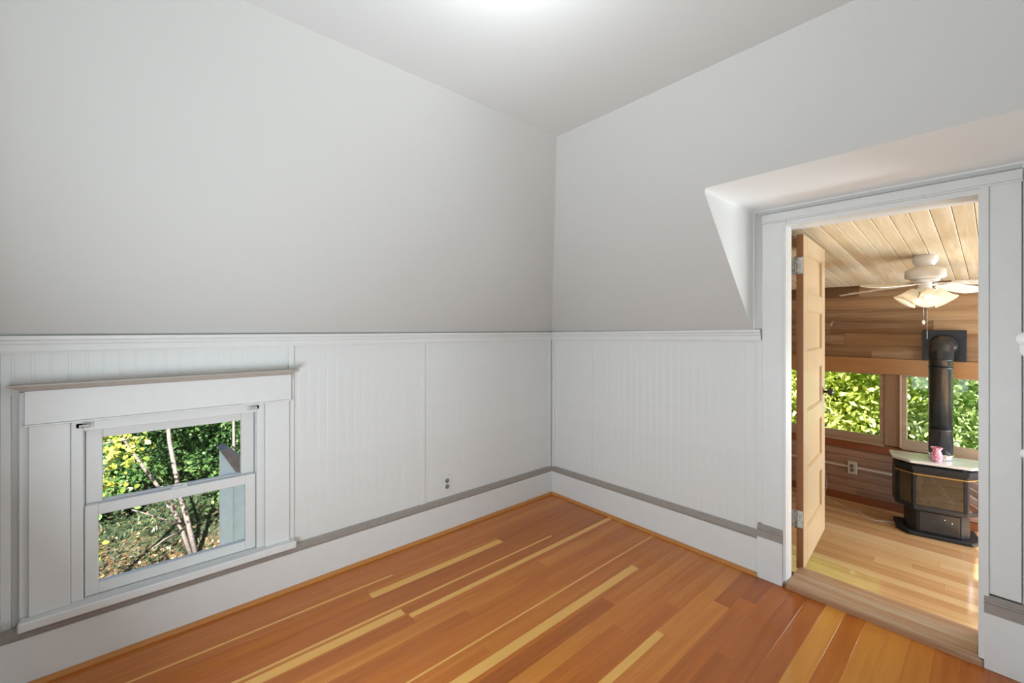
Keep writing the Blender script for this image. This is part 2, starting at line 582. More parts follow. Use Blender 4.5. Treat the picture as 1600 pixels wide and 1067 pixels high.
def leaves(name, centers, size, mat, parent=None, flat=0.0, aspect=0.55, jitter=0.4, loc=(0, 0, 0)):
    """one mesh of many small bent leaves (6 verts, 4 tris each)"""
    n = len(centers)
    c = np.asarray(centers, float)
    d = rng.normal(size=(n, 3))
    d[:, 2] -= 0.35 * (1 - flat)
    if flat:
        d[:, 2] *= (1 - flat)
    d /= np.linalg.norm(d, axis=1)[:, None]
    q = rng.normal(size=(n, 3))
    if flat:
        q[:, 2] *= (1 - flat)
    s = np.cross(d, q)
    if flat:
        up = np.tile(np.array([0, 0, 1.0]), (n, 1)) + rng.normal(size=(n, 3)) * (1 - flat) * 0.6
        s = np.cross(up, d)
    s /= np.linalg.norm(s, axis=1)[:, None]
    nn = np.cross(d, s)
    L = size * (1 + jitter * rng.uniform(-1, 1, n))[:, None]
    W = L * aspect * 0.5
    base = c
    tip = c + d * L + nn * L * 0.12
    m1 = c + d * L * 0.35
    m2 = c + d * L * 0.7 + nn * L * 0.05
    V = np.stack([base, m1 + s * W + nn * W * 0.3, m1 - s * W + nn * W * 0.3, m2 + s * W * 0.8 + nn * W * 0.2, m2 - s * W * 0.8 + nn * W * 0.2, tip], 1).reshape(-1, 3)
    o = np.arange(n)[:, None] * 6
    F = np.concatenate([o + np.array([[0, 1, 2]]), o + np.array([[1, 3, 4]]), o + np.array([[1, 4, 2]]), o + np.array([[3, 5, 4]])], 0)
    me = bpy.data.meshes.new(name)
    me.vertices.add(len(V))
    me.vertices.foreach_set('co', V.astype(np.float32).ravel())
    me.loops.add(len(F) * 3)
    me.loops.foreach_set('vertex_index', F.astype(np.int32).ravel())
    me.polygons.add(len(F))
    me.polygons.foreach_set('loop_start', np.arange(0, len(F) * 3, 3, dtype=np.int32))
    me.update(calc_edges=True)
    return link(name, me, mat, parent, loc)


# ================================================================== THE ROOM
SL = 0.93                                   # slope of the attic walls: metres inward per metre up
ZR = 1.345                                  # where the slope starts
ZC = 2.394                                  # ceiling height
XC, YC = 0.944, -0.957                      # ceiling corner
WX, YB = 2.565, -3.012                      # right wall, rear wall
DX, DZ, DY = 1.571, 2.037, -0.62            # door recess: left cheek, soffit height, its front edge

# ---- floor: sub-floor with every plank on it
floor = box('floor', 0.0, WX + 0.13, YB, 0.03, -0.08, -0.019, 'dark_slot')
tag(floor, 'orange varnished fir plank floor with pale sapwood streaks', 'floor', kind='structure')
PW, P0 = 0.0772, 0.605
TONE = {-8: .5, -7: .48, -6: .55, -5: .5, -4: .52, -3: .42, -2: .44, -1: .40, 0: .48, 1: .56, 2: .42, 3: .5, 4: .52, 5: .5, 6: .36, 7: .36, 8: .60, 9: .44, 10: .40,
        11: .50, 12: .58, 13: .42, 14: .40, 15: .36, 16: .34, 17: .74, 18: .46, 19: .74, 20: .64, 21: .62, 22: .44, 23: .40, 24: .38, 25: .36}
ENDS = {-5: [(-1.55, .46, (.022, .034)), (0.0, .50, None)],
        -4: [(-1.72, .50, None), (-0.847, .58, (.03, .077)), (0.0, .36, None)],
        -2: [(-0.55, .44, (.062, .077)), (0.0, .42, None)],
        -1: [(-1.650, .44, (.020, .066)), (0.0, .40, None)],
        0: [(-1.640, .40, None), (0.0, .48, (.0, .034))],
        4: [(0.0, .52, (.046, .056))],
        6: [(-0.455, .36, (.006, .056)), (0.0, .50, None)],
        7: [(-0.830, .34, None), (0.0, .56, None)],
        3: [(-0.95, .44, None), (0.0, .54, None)],
        8: [(-1.05, .62, None), (0.0, .56, None)],
        10: [(-0.62, .42, None), (0.0, .56, None)],
        11: [(-0.836, .52, (-.002, .038)), (0.0, .62, None)],
        12: [(-0.425, .60, None), (0.0, .30, None)],
        13: [(-0.30, .44, None), (0.0, .34, None)],
        16: [(-1.1, .5, None), (0.0, .32, None)]}
for i in range(-8, 26):
    x0, x1 = P0 + PW * i, P0 + PW * (i + 1)
    x0, x1 = max(x0, 0.002), min(x1, WX - 0.002)
    if x1 - x0 < 0.01:
        continue
    segs = ENDS.get(i)
    if segs is None:
        cut = -1.9 + 1.3 * random.random()
        segs = [(cut, TONE.get(i, .5) + random.uniform(-.05, .05), None), (0.0, TONE.get(i, .5), None)]
    y = YB + 0.004
    for (ye, tone, sap) in segs:
        ye = min(ye, -0.004)
        o = box('plank', 0.0001, x1 - x0 - 0.0002, 0.0001, ye - y - 0.0004, -0.018, 0.0, 'fir_floor', floor, 0.00025, loc=(x0, y, random.uniform(-.0003, .0003)))
        o['tone'] = float(.5 + (tone - .48) * 1.25)
        o['sap_a'] = float(sap[0] if sap else 9.0)
        o['sap_b'] = float(sap[1] if sap else 9.1)
        y = ye

# ---- left wall (window wall): knee wall with the window hole
WY0, WY1, WZ0, WZ1 = -2.830, -2.135, 0.250, 1.003
wall_left = boxes('wall_left', [(-0.14, -0.012, YB - 0.1, WY0, -0.08, 1.40), (-0.14, -0.012, WY1, 0.16, -0.08, 1.40),
                                (-0.14, -0.012, WY0, WY1, -0.08, WZ0), (-0.14, -0.012, WY0, WY1, WZ1, 1.40)], 'trim_paint')
tag(wall_left, 'white beadboard knee wall under a sloped plaster wall, with the small window', 'wall', kind='structure')


def beadboard_mesh(h, wid=0.0505):
    """one narrow board with a rounded bead along its edge; local u = across (x), v = out (y), z up"""
    prof = [(0, -.012), (0.0, -.0009), (0.0012, -0.0003), (0.003, 0), (0.0066, -0.0001), (0.0080, -0.0006), (0.0094, -0.0001), (0.012, 0), (wid - .0016, -0.0002), (wid, -.0008), (wid, -.012)]
    bm = bmesh.new()
    a = [bm.verts.new((u, v, 0)) for u, v in prof]
    b = [bm.verts.new((u, v, h)) for u, v in prof]
    for i in range(len(prof)):
        j = (i + 1) % len(prof)
        bm.faces.new((a[i], a[j], b[j], b[i]))
    bm.faces.new(a)
    bm.faces.new(b[::-1])
    me = bm_mesh('beadboard', bm)
    me.materials.append(MATS['trim_paint'])
    return me


bead_full = beadboard_mesh(1.10)
bead_low = beadboard_mesh(0.19)
BW = 0.0505
y = -0.008
while y > YB + 0.02:
    y1 = y - BW
    if y1 < -2.03 + 0.012 and y > -2.966:      # above the window only
        if y < -1.995:
            link('beadboard', bead_low, None, wall_left, (0, y1, 1.125), (0, 0, math.pi / 2)).scale = (1, -1, 1)
    if y1 >= -2.03 or y <= -2.966:
        zb = 0.215
        link('beadboard', bead_full, None, wall_left, (0, y1, zb), (0, 0, math.pi / 2)).scale = (1, -1, 1)
    y = y1
for (ya, yb, za, zb, t) in ((-1.239, -1.206, .215, 1.30, .006), (-0.046, -0.010, .215, 1.30, .008), (-2.024, -1.998, .268, 1.30, .012), (-2.966, -2.940, .268, 1.135, .012)):
    box('batten', 0, t, ya, yb, za, zb, 'trim_paint', wall_left, 0.002)

# ---- plaster: both slopes, the door recess and the strip of wall behind the casing, one skin
bm = bmesh.new()
P = {}


def pv(key, co):
    P[key] = bm.verts.new(co)


zs = lambda yy: ZR - yy / SL
xs_at = lambda z: (z - ZR) * XC / (ZC - ZR)
ys_at = lambda z: (z - ZR) * YC / (ZC - ZR)
pv('c0', (0, 0, ZR)); pv('c1', (XC, YC, ZC))
pv('l0', (0, YB, ZR)); pv('l1', (XC, YB, ZC))
pv('d0', (DX, 0, ZR)); pv('dS', (DX, ys_at(DZ), DZ)); pv('d1', (DX, YC, ZC))
pv('r1', (WX, YC, ZC)); pv('rS', (WX, ys_at(DZ), DZ))
pv('bS', (DX, 0, DZ)); pv('brS', (WX, 0, DZ))
bm.faces.new([P[k_] for k_ in ('l0', 'l1', 'c1', 'c0')])
bm.faces.new([P[k_] for k_ in ('c0', 'c1', 'd1', 'dS', 'd0')])
bm.faces.new([P[k_] for k_ in ('dS', 'd1', 'r1', 'rS')])
bm.faces.new([P[k_] for k_ in ('dS', 'rS', 'brS', 'bS')])
bm.faces.new([P[k_] for k_ in ('d0', 'dS', 'bS')])
# back of the recess: left strip and the strip over the door
pv('t0', (1.66, 0, ZR)); pv('t1', (1.66, 0, 1.99)); pv('t2', (WX, 0, 1.99))
bm.faces.new([P[k_] for k_ in ('d0', 'bS', 't1', 't0')])
bm.faces.new([P[k_] for k_ in ('bS', 'brS', 't2', 't1')])
bmesh.ops.recalc_face_normals(bm, faces=bm.faces)
sel = [e for e in bm.edges if len(e.link_faces) == 2 and abs(e.calc_face_angle(0)) > 0.1]
soft = []
for e in sel:
    ks = {kk for kk, vv in P.items() if vv in e.verts}
    if ks in ({'dS', 'bS'}, {'bS', 'brS'}, {'d0', 'bS'}):
        soft.append(e)
bmesh.ops.bevel(bm, geom=soft, offset=0.022, segments=4, affect='EDGES', profile=0.5)
me = bpy.data.meshes.new('sloped_plaster')
bm.to_mesh(me)
bm.free()

wall_right = boxes('wall_right', [(-0.14, 1.66, 0.010, 0.20, -0.35, 1.40), (2.46, WX + 0.14, 0.010, 0.20, -0.35, 1.40), (1.45, 1.66, 0.010, 0.20, 1.38, 2.12),
                                  (2.46, WX + 0.14, 0.010, 0.20, 1.38, 2.12), (1.66, 2.46, 0.010, 0.20, 1.965, 2.12)], 'trim_paint')
tag(wall_right, 'white beadboard wall and plaster slope with the recessed doorway to the porch', 'wall', kind='structure')
sp = link('sloped_plaster', me, 'plaster', wall_right)
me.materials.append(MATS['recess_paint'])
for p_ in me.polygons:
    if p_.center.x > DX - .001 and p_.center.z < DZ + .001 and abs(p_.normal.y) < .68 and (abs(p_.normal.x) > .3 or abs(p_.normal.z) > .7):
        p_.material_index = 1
# make the skin face the room, then thicken outwards
cen = Vector((1.6, -1.6, 1.2))
pol = me.polygons[0]
flip = (cen - pol.center).dot(pol.normal) < 0
if flip:
    me.flip_normals()
md = sp.modifiers.new('thick', 'SOLIDIFY')
md.thickness = 0.02
md.offset = -1.0

ceiling = box('ceiling', XC - 0.12, WX + 0.14, YB - 0.1, YC + 0.12, ZC, ZC + 0.08, 'ceiling_paint')
tag(ceiling, 'flat white painted plaster ceiling of the attic room', 'ceiling', kind='structure')

# beadboard and battens of the right wall
x = 0.008
while x < 1.585:
    link('beadboard', bead_full, None, wall_right, (x, 0, 0.215), (0, 0, 0)).scale = (1, -1, 1)
    x += BW
for (xa, xb, t) in ((0.400, 0.429, .005), (0.008, 0.036, .008), (1.588, 1.625, .008)):
    box('batten', xa, xb, -t, 0, .215, 1.32, 'trim_paint', wall_right, 0.002)

# ---- chair rail, baseboard, cap and quarter round on both walls
RAIL = [(0, 0), (.010, 0), (.014, .008), (.014, .030), (.020, .037), (.020, .046), (.029, .052), (.030, .066), (0, .068)]
rl = extrude('trim_1', RAIL, (0, YB, 1.286), (0, 0, 1.284), (1, 0, 0), 'trim_paint')
tag(rl, 'white moulded chair rail above the window wall beadboard', 'moulding', kind='structure')
rr = extrude('trim_2', RAIL, (0, 0, 1.284), (1.612, 0, 1.309), (0, -1, 0), 'trim_paint')
tag(rr, 'white moulded chair rail running to the door casing', 'moulding', kind='structure')
BASE = [(0, 0), (.020, 0), (.020, .186), (.017, .189), (0, .189)]
CAP = [(0, 0), (.019, 0), (.021, .008), (.021, .016), (.016, .022), (.015, .030), (.008, .038), (.006, .043), (0, .043)]
QR = [(0, 0), (.017, 0), (.0165, .006), (.013, .012), (.007, .0165), (0, .018)]
bl = extrude('baseboard_left', BASE, (0, YB, 0.0), (0, 0, 0.0), (1, 0, 0), 'trim_paint')
tag(bl, 'tall white baseboard under the small window', 'baseboard', kind='structure')
extrude('cap_moulding', CAP, (0, YB, 0.192), (0, 0, 0.186), (1, 0, 0), 'taupe_paint', bl)
extrude('quarter_round', QR, (0.02, YB, 0.0), (0.02, -0.02, 0.0), (1, 0, 0), 'quarter_round_wood', bl)['tone'] = 0.5
br = extrude('baseboard_right', BASE, (0, 0, 0.0), (1.60, 0, 0.016), (0, -1, 0), 'trim_paint')
tag(br, 'tall white baseboard between the corner and the door casing', 'baseboard', kind='structure')
extrude('cap_moulding', CAP, (0, 0, 0.186), (1.60, 0, 0.208), (0, -1, 0), 'taupe_paint', br)
q = extrude('quarter_round', QR, (0.02, -0.02, 0.0), (1.598, -0.02, 0.0), (0, -1, 0), 'quarter_round_wood', br)
q['tone'] = 0.5

# ---- rear wall and the wall beside the camera (closet door, cased opening to the hall)
wr = boxes('wall_rear', [(-0.14, 0.95, YB - 0.1, YB, -0.08, 2.47), (2.15, WX + 0.14, YB - 0.1, YB, -0.08, 2.47), (0.95, 2.15, YB - 0.1, YB, -0.08, 0.25), (0.95, 2.15, YB - 0.1, YB, 1.2, 2.47)], 'plaster')  # low opening added behind the rear fill lamp
tag(wr, 'plain white plaster wall behind the camera with an added opening', 'wall', kind='structure')
ws = boxes('wall_side', [(WX, WX + 0.12, -0.72, 0.01, 1.99, 2.47), (WX, WX + 0.12, -1.30, -0.72, -0.08, 2.47), (WX, WX + 0.12, YB, -1.30, 2.02, 2.47),
                         (WX + 0.06, WX + 0.12, -0.72, 0.01, -0.08, 1.99)], 'plaster')
tag(ws, 'white wall at the right edge with a closet door beside the doorway', 'wall', kind='structure')
hall = boxes('wall_hall', [(WX + 0.12, 4.0, -1.30, -1.20, -0.08, 2.47), (WX + 0.12, 4.0, YB - 0.1, YB, -0.08, 2.47), (3.9, 4.0, YB, -1.30, -0.08, 0.55), (3.9, 4.0, YB, -1.30, 2.15, 2.47),
                           (3.9, 4.0, YB, -2.75, 0.55, 2.15), (3.9, 4.0, -1.36, -1.30, 0.55, 2.15), (WX + 0.12, 4.0, YB, -1.30, 2.40, 2.47), (WX + 0.12, 4.0, YB, -1.30, -0.08, -0.01)], 'plaster')
tag(hall, 'white hall walls beyond the opening beside the camera', 'wall', kind='structure')
bl_ = box('window_blind', 3.88, 3.89, -2.78, -1.33, 0.5, 2.18, 'porcelain')  # added out of view to stop sunlight reaching the room floor
tag(bl_, 'added unseen white blind drawn over the hall window out of view', 'blind')
bl_ = box('window_blind', 0.93, 2.17, YB - .06, YB - .05, 0.22, 1.23, 'porcelain')  # second added panel, stops sun entering behind the camera
tag(bl_, 'added unseen white blind drawn over the low window behind the camera', 'blind')
door2 = box('door_2', WX + 0.012, WX + 0.05, -0.70, -0.035, 0.012, 1.97, 'trim_paint', None, 0.003)
tag(door2, 'white painted closet door at the extreme right edge', 'door', kind='structure')
lathe('door_knob', [(0.024, 0), (0.024, .004), (.008, .006), (.007, .020), (.012, .024), (.0165, .031), (.0155, .040), (.008, .045), (0.0, .046)], 'porcelain', door2, (WX + 0.012, -0.30, 0.945), (0, -math.pi / 2, 0), 20)
hk = empty('coat_hook', (WX + 0.012, -0.33, 1.245))
tag(hk, 'glossy white rounded coat hook at the right edge of the picture', 'hook')
box('hook_plate', -0.005, 0, -0.022, 0.022, -0.01, 0.125, 'porcelain', hk, 0.002)
tube('hook_arm', [(0, 0, 0.02), (-0.018, 0, 0.028), (-0.034, 0, 0.055), (-0.036, 0, 0.085)], [.010, .011, .013, .015], 'porcelain', hk, 12)
lathe('hook_tip', [(0.0, -.024), (.014, -.020), (.022, -.006), (.023, .008), (.016, .021), (0.0, .026)], 'porcelain', hk, (-0.034, 0, 0.098), (0, 0, 0), 18)

# ================================================================== WINDOW 1 (left)
win = empty('window_1', (0, -2.48, 0.25))
tag(win, 'small low white double-hung sash window with wide casing and taupe crown', 'window', kind='structure')
WO = (0, 2.48, -0.25)


def wbox(name, x0, x1, y0, y1, z0, z1, mat='trim_paint', bev=0.002, parent=None):
    return box(name, x0, x1, y0 + 2.48, y1 + 2.48, z0 - .25, z1 - .25, mat, parent or win, bev)


wbox('casing', 0.0, 0.024, -2.940, -2.828, 0.268, 1.005)
wbox('casing', 0.0, 0.024, -2.137, -2.024, 0.268, 1.005)
hd = wbox('header', 0.0, 0.030, -2.950, -2.016, 1.009, 1.140)
wbox('header_bead', 0.0, 0.034, -2.955, -2.011, 1.001, 1.009, parent=hd)
bm = bmesh.new()
rings = [(1.137, .028, 0.0), (1.141, .034, .006), (1.148, .044, .016), (1.157, .060, .032), (1.162, .068, .040), (1.166, .068, .040)]
rows = []
for z, u, e in rings:
    rows.append([bm.verts.new(c) for c in ((0, -2.952 - e + 2.48, z - .25), (u, -2.952 - e + 2.48, z - .25), (u, -2.017 + e * .85 + 2.48, z - .25), (0, -2.017 + e * .85 + 2.48, z - .25))])
for r0, r1 in zip(rows, rows[1:]):
    for i in range(4):
        j = (i + 1) % 4
        bm.faces.new((r0[i], r0[j], r1[j], r1[i]))
bm.faces.new(rows[0][::-1])
bm.faces.new(rows[-1])
link('crown', bm_mesh('crown', bm), 'crown_paint', win)
stl = wbox('stool', -0.03, 0.064, -2.964, -1.999, 0.233, 0.268, bev=0.005)
bm = bmesh.new()
add_box(bm, -0.16, -0.03, -2.83 + 2.48, -2.135 + 2.48, 0.235 - .25, 0.262 - .25)
link('outer_sill', bm_mesh('outer_sill', bm), 'trim_paint', win)
# jambs, stops and head
wbox('jamb', -0.14, 0.0, -2.830, -2.812, 0.262, 1.003)
wbox('jamb', -0.14, 0.0, -2.153, -2.135, 0.262, 1.003)
wbox('head_jamb', -0.14, 0.0, -2.812, -2.153, 0.985, 1.003)
wbox('stop', -0.012, 0.010, -2.8275, -2.792, 0.268, 1.001)
wbox('stop', -0.012, 0.010, -2.172, -2.1375, 0.268, 1.001)
wbox('head_stop', -0.030, 0.006, -2.792, -2.172, 0.958, 1.001)
wbox('parting_strip', -0.075, -0.012, -2.812, -2.790, 0.268, 0.985)
wbox('parting_strip', -0.075, -0.012, -2.174, -2.153, 0.268, 0.985)


def sash(name, xa, xb, y0, y1, z0, z1, gy0, gy1, gz0, gz1):
    bm_ = bmesh.new()
    for b in ((xa, xb, y0, gy0, z0, z1), (xa, xb, gy1, y1, z0, z1), (xa, xb, gy0, gy1, z0, gz0), (xa, xb, gy0, gy1, gz1, z1)):
        add_box(bm_, b[0], b[1], b[2] + 2.48, b[3] + 2.48, b[4] - .25, b[5] - .25, 0.0025)
    s_ = link(name, bm_mesh(name, bm_), 'trim_paint', win)
    xm = (xa + xb) / 2
    box('pane', xm - .0015, xm + .0015, gy0 - .004 + 2.48, gy1 + .004 + 2.48, gz0 - .254, gz1 - .246, 'window_glass', s_)
    return s_


us = sash('upper_sash', -0.066, -0.036, -2.788, -2.176, 0.612, 0.965, -2.737, -2.232, 0.650, 0.917)
lo = sash('lower_sash', -0.032, -0.004, -2.789, -2.174, 0.270, 0.645, -2.748, -2.219, 0.315, 0.599)
lk = box('sash_lock', -0.036, -0.010, -0.03, 0.03, 0.395, 0.402, 'trim_paint', lo, 0.002)
tube('lock_lever', [(-0.02, -0.022, .405), (-0.024, 0.0, .408), (-0.02, 0.03, .405)], .005, 'trim_paint', lo, 8)
for yy in (-2.787, -2.187):
    b_ = boxes('rod_bracket', [(0.006, 0.010, yy + 2.48 - .026, yy + 2.48 + .026, .983 - .25 - .010, .983 - .25 + .010),
                               (0.010, 0.024, yy + 2.48 - .016, yy + 2.48 + .016, .983 - .25 - .007, .983 - .25 - .004),
                               (0.020, 0.024, yy + 2.48 - .016, yy + 2.48 + .016, .983 - .25 - .007, .983 - .25 + .004)], 'bracket_metal', win, 0.001)
    b_['label'] = 'small grey metal curtain rod bracket'


# ================================================================== OUTLETS
def outlet(name, loc, rotz, label):
    e = empty(name, loc, (0, 0, rotz))
    tag(e, label, 'outlet')
    box('cover_plate', -.0345, .0345, -.006, 0, -.058, .058, 'white_plastic', e, 0.002)
    for dz in (-.020, .020):
        r_ = lathe('receptacle', [(.0155, 0), (.0155, .002), (.0145, .003)], 'receptacle_grey', e, (0, -.006, dz), (math.pi / 2, 0, 0), 18)
        for dx, h in ((-.0055, .0045), (.0055, .0036)):
            box('slot', dx - .0012, dx + .0012, -.0002 - .0, .0003, -h, h, 'dark_slot', r_, 0, (0, 0.002, 0.0033), (math.pi / 2, 0, 0))
        lathe('ground_hole', [(.0026, 0), (.0026, .0006)], 'dark_slot', r_, (0, -.008, 0.0028), (0, 0, 0), 10)
    lathe('screw', [(.0028, 0), (.0024, .001)], 'hinge_metal', e, (0, -.006, 0), (math.pi / 2, 0, 0), 10)
    return e


outlet('wall_outlet', (0.0005, -1.040, 0.323), math.pi / 2, 'white duplex outlet on the beadboard beside the batten')

# ================================================================== DOORWAY
ct = empty('trim_3', (2.08, 0, 0))
tag(ct, 'white painted door casing with plinth blocks around the porch doorway', 'door casing', kind='structure')


def cbox(name, x0, x1, y0, y1, z0, z1, mat='trim_paint', bev=0.002, parent=None):
    return box(name, x0 - 2.08, x1 - 2.08, y0, y1, z0, z1, mat, parent or ct, bev)


cbox('casing', 1.620, 1.722, -0.020, 0.01, 0.296, 1.957)
cbox('casing_edge', 1.721, 1.736, -0.026, 0.01, 0.03, 1.958, bev=0.003)
cbox('casing', 2.458, 2.543, -0.020, 0.01, 0.304, 1.966)
cbox('casing_edge', 2.428, 2.4585, -0.026, 0.01, 0.03, 1.958, bev=0.003)
cbox('filler_strip', 2.5445, WX, -0.008, 0.01, 0.0, 2.03)
hd = cbox('head_casing', 1.618, 2.546, -0.022, 0.01, 1.966, 2.007)
cbox('head_bead', 1.616, 2.547, -0.026, 0.01, 1.957, 1.966, parent=hd)
cbox('head_bead', 1.736, 2.430, -0.022, 0.01, 1.932, 1.957, parent=hd)
for x0, x1 in ((1.598, 1.722), (2.444, WX - .001)):
    pb = cbox('plinth_block', x0, x1, -0.034, 0.01, 0.0, 0.226, bev=0.002)
    extrude('plinth_cap', [(0, 0), (.030, 0), (.030, .040), (.036, .046), (.036, .052), (.030, .056), (.030, .064), (.022, .072), (0, .072)],
            (x0 - 2.08, 0, .226), (x1 - 2.08, 0, .226), (0, -1, 0), 'taupe_paint', pb)
cbox('jamb', 1.660, 1.736, 0.01, 0.072, 0.0, 1.964)
cbox('rabbet', 1.660, 1.700, 0.072, 0.205, 0.0, 1.964)
cbox('jamb', 2.428, 2.460, 0.01, 0.072, 0.0, 1.964)
cbox('rabbet', 2.436, 2.460, 0.072, 0.205, 0.0, 1.964)
cbox('head_jamb', 1.736, 2.428, 0.01, 0.072, 1.930, 1.966)
cbox('head_rabbet', 1.700, 2.436, 0.072, 0.205, 1.945, 1.966)
th = poly_prism('threshold', [(-0.345, -0.034), (0.363, -0.034), (0.363, 0.012), (0.349, 0.012), (0.349, 0.222), (-0.345, 0.222)], -0.012, 0.026, 'threshold_wood', ct, 0.006)
th['tone'] = 0.45
th['label'] = 'worn wooden door threshold with scuffed finish'

# ---- the panelled door, open into the porch
DR = empty('door_1', (1.756, 0.214, 0.012), (0, 0, math.radians(94.4)))
tag(DR, 'honey coloured five panel wooden door standing open into the porch', 'door', kind='structure')
DW, DT, DH = 0.690, 0.035, 1.906
ST = 0.105
zpan = [(0.196, 0.440), (0.540, 0.785), (0.883, 1.126), (1.237, 1.470), (1.575, 1.808)]
o = box('hinge_stile', 0, ST, 0.0, DT, 0, DH, 'door_wood', DR, 0.002); o['tone'] = .5
o = box('lock_stile', DW - ST, DW, 0.0, DT, 0, DH, 'door_wood', DR, 0.002); o['tone'] = .5
o = box('edge_face', -0.0012, 0.0005, 0.001, DT - .001, 0.001, DH - .001, 'door_edge_wood', DR); o['tone'] = .5
zz = [0] + [v for p in zpan for v in p] + [DH]
for i in range(0, len(zz), 2):
    o = box('rail', ST, DW - ST, 0.0, DT, zz[i], zz[i + 1], 'door_wood', DR, 0.0015); o['tone'] = .55
for a, b in zpan:
    o = box('panel', ST - .004, DW - ST + .004, 0.012, DT - .012, a - .004, b + .004, 'door_wood', DR); o['tone'] = .52
    bm = bmesh.new()
    for f in ((ST, DW - ST, .006, .012, a, a + .008), (ST, DW - ST, .006, .012, b - .008, b), (ST, ST + .008, .006, .012, a + .008, b - .008), (DW - ST - .008, DW - ST, .006, .012, a + .008, b - .008)):
        add_box(bm, *f)
    m_ = link('panel_moulding', bm_mesh('panel_moulding', bm), 'door_wood', o)
    m_['tone'] = .42
kn = lathe('door_knob', [(.010, 0), (.009, .018), (.014, .022), (.025, .030), (.028, .040), (.024, .050), (.012, .056), (0, .057)], 'knob_black', DR, (DW - .058, 0.0, 0.945), (math.pi / 2, 0, 0), 20)
box('escutcheon', DW - .076, DW - .040, -.003, 0, 0.80, 1.04, 'hinge_metal', DR, 0.001)
lathe('door_knob', [(.010, 0), (.009, .018), (.014, .022), (.025, .030), (.028, .040), (.024, .050), (.012, .056), (0, .057)], 'knob_black', DR, (DW - .058, DT, 0.945), (-math.pi / 2, 0, 0), 20)
for hz in (0.235, 1.68):
    h_ = boxes('hinge', [(-.003, 0.0, .002, DT - .002, hz, hz + .095), (-.0035, -.0005, DT - .002, DT + .03, hz, hz + .095)], 'hinge_metal', DR, 0.0005)
    tube('hinge_pin', [(-.005, DT + .002, hz - .006), (-.005, DT + .002, hz + .101)], .006, 'hinge_metal', h_, 10)

# ================================================================== PORCH
FZ, FY = -0.255, 2.463
PX0, PX1 = -0.6, 4.25
pf = box('floor_porch', PX0, PX1, 0.19, FY + 0.1, FZ - .08, FZ - .018, 'dark_slot')
tag(pf, 'pale glossy plank floor of the porch beyond the doorway', 'floor', kind='structure')
y = 0.20
r = random.Random(3)
while y < FY:
    x = PX0 - r.random()
    y1 = min(y + 0.082, FY + .02)
    while x < PX1:
        L = r.uniform(1.5, 3.2)
        x1 = min(x + L, PX1)
        xa = max(x, PX0)
        if x1 - xa > .05:
            o = box('plank', 0, x1 - xa - .0006, 0, y1 - y - .0008, -.017, 0, 'porch_floor', pf, 0.0006, loc=(xa, y, FZ))
            o['tone'] = r.choice([.3, .42, .5, .55, .62, .7])
        x += L
    y = y1

# far wall with windows in it
wp = boxes('wall_porch', [(PX0, PX1, FY + .02, FY + .10, FZ - .08, 0.325), (PX0, PX1, FY + .02, FY + .10, 0.985, 2.05), (PX0, 0.70, FY + .02, FY + .10, .325, .985),
                          (1.81, 1.91, FY + .02, FY + .10, .325, .985), (2.98, 3.10, FY + .02, FY + .10, .325, .985), (4.15, PX1, FY + .02, FY + .10, .325, .985)], 'siding_wood')
wp['tone'] = .4
tag(wp, 'brown board siding wall of the porch with a row of windows', 'wall', kind='structure')


def siding_mesh(L, h, mat):
    prof = [(0, 0), (.0145, 0.0), (.016, .002), (.016, h * .70), (.0135, h * .78), (.009, h * .86), (.0065, h * .94), (.006, h - .001), (0, h - .001)]
    bm_ = bmesh.new()
    a = [bm_.verts.new((0.0004, -u, v)) for u, v in prof]
    b = [bm_.verts.new((L - .0006, -u, v)) for u, v in prof]
    for i in range(len(prof)):
        j = (i + 1) % len(prof)
        bm_.faces.new((a[i], a[j], b[j], b[i]))
    bm_.faces.new(a)
    bm_.faces.new(b[::-1])
    me_ = bm_mesh('siding_board', bm_)
    me_.materials.append(MATS[mat])
    return me_


r = random.Random(12)


def siding_rows(zs_, h, mat, tones):
    for z in zs_:
        x = PX0
        while x < PX1 - .05:
            L = r.uniform(0.7, 1.5)
            if x + L > PX1 - .3:
                L = PX1 - x
            o = link('siding_board', siding_mesh(L, h, mat), None, wp, (x, FY + .02, z))
            o['tone'] = r.choice(tones)
            x += L


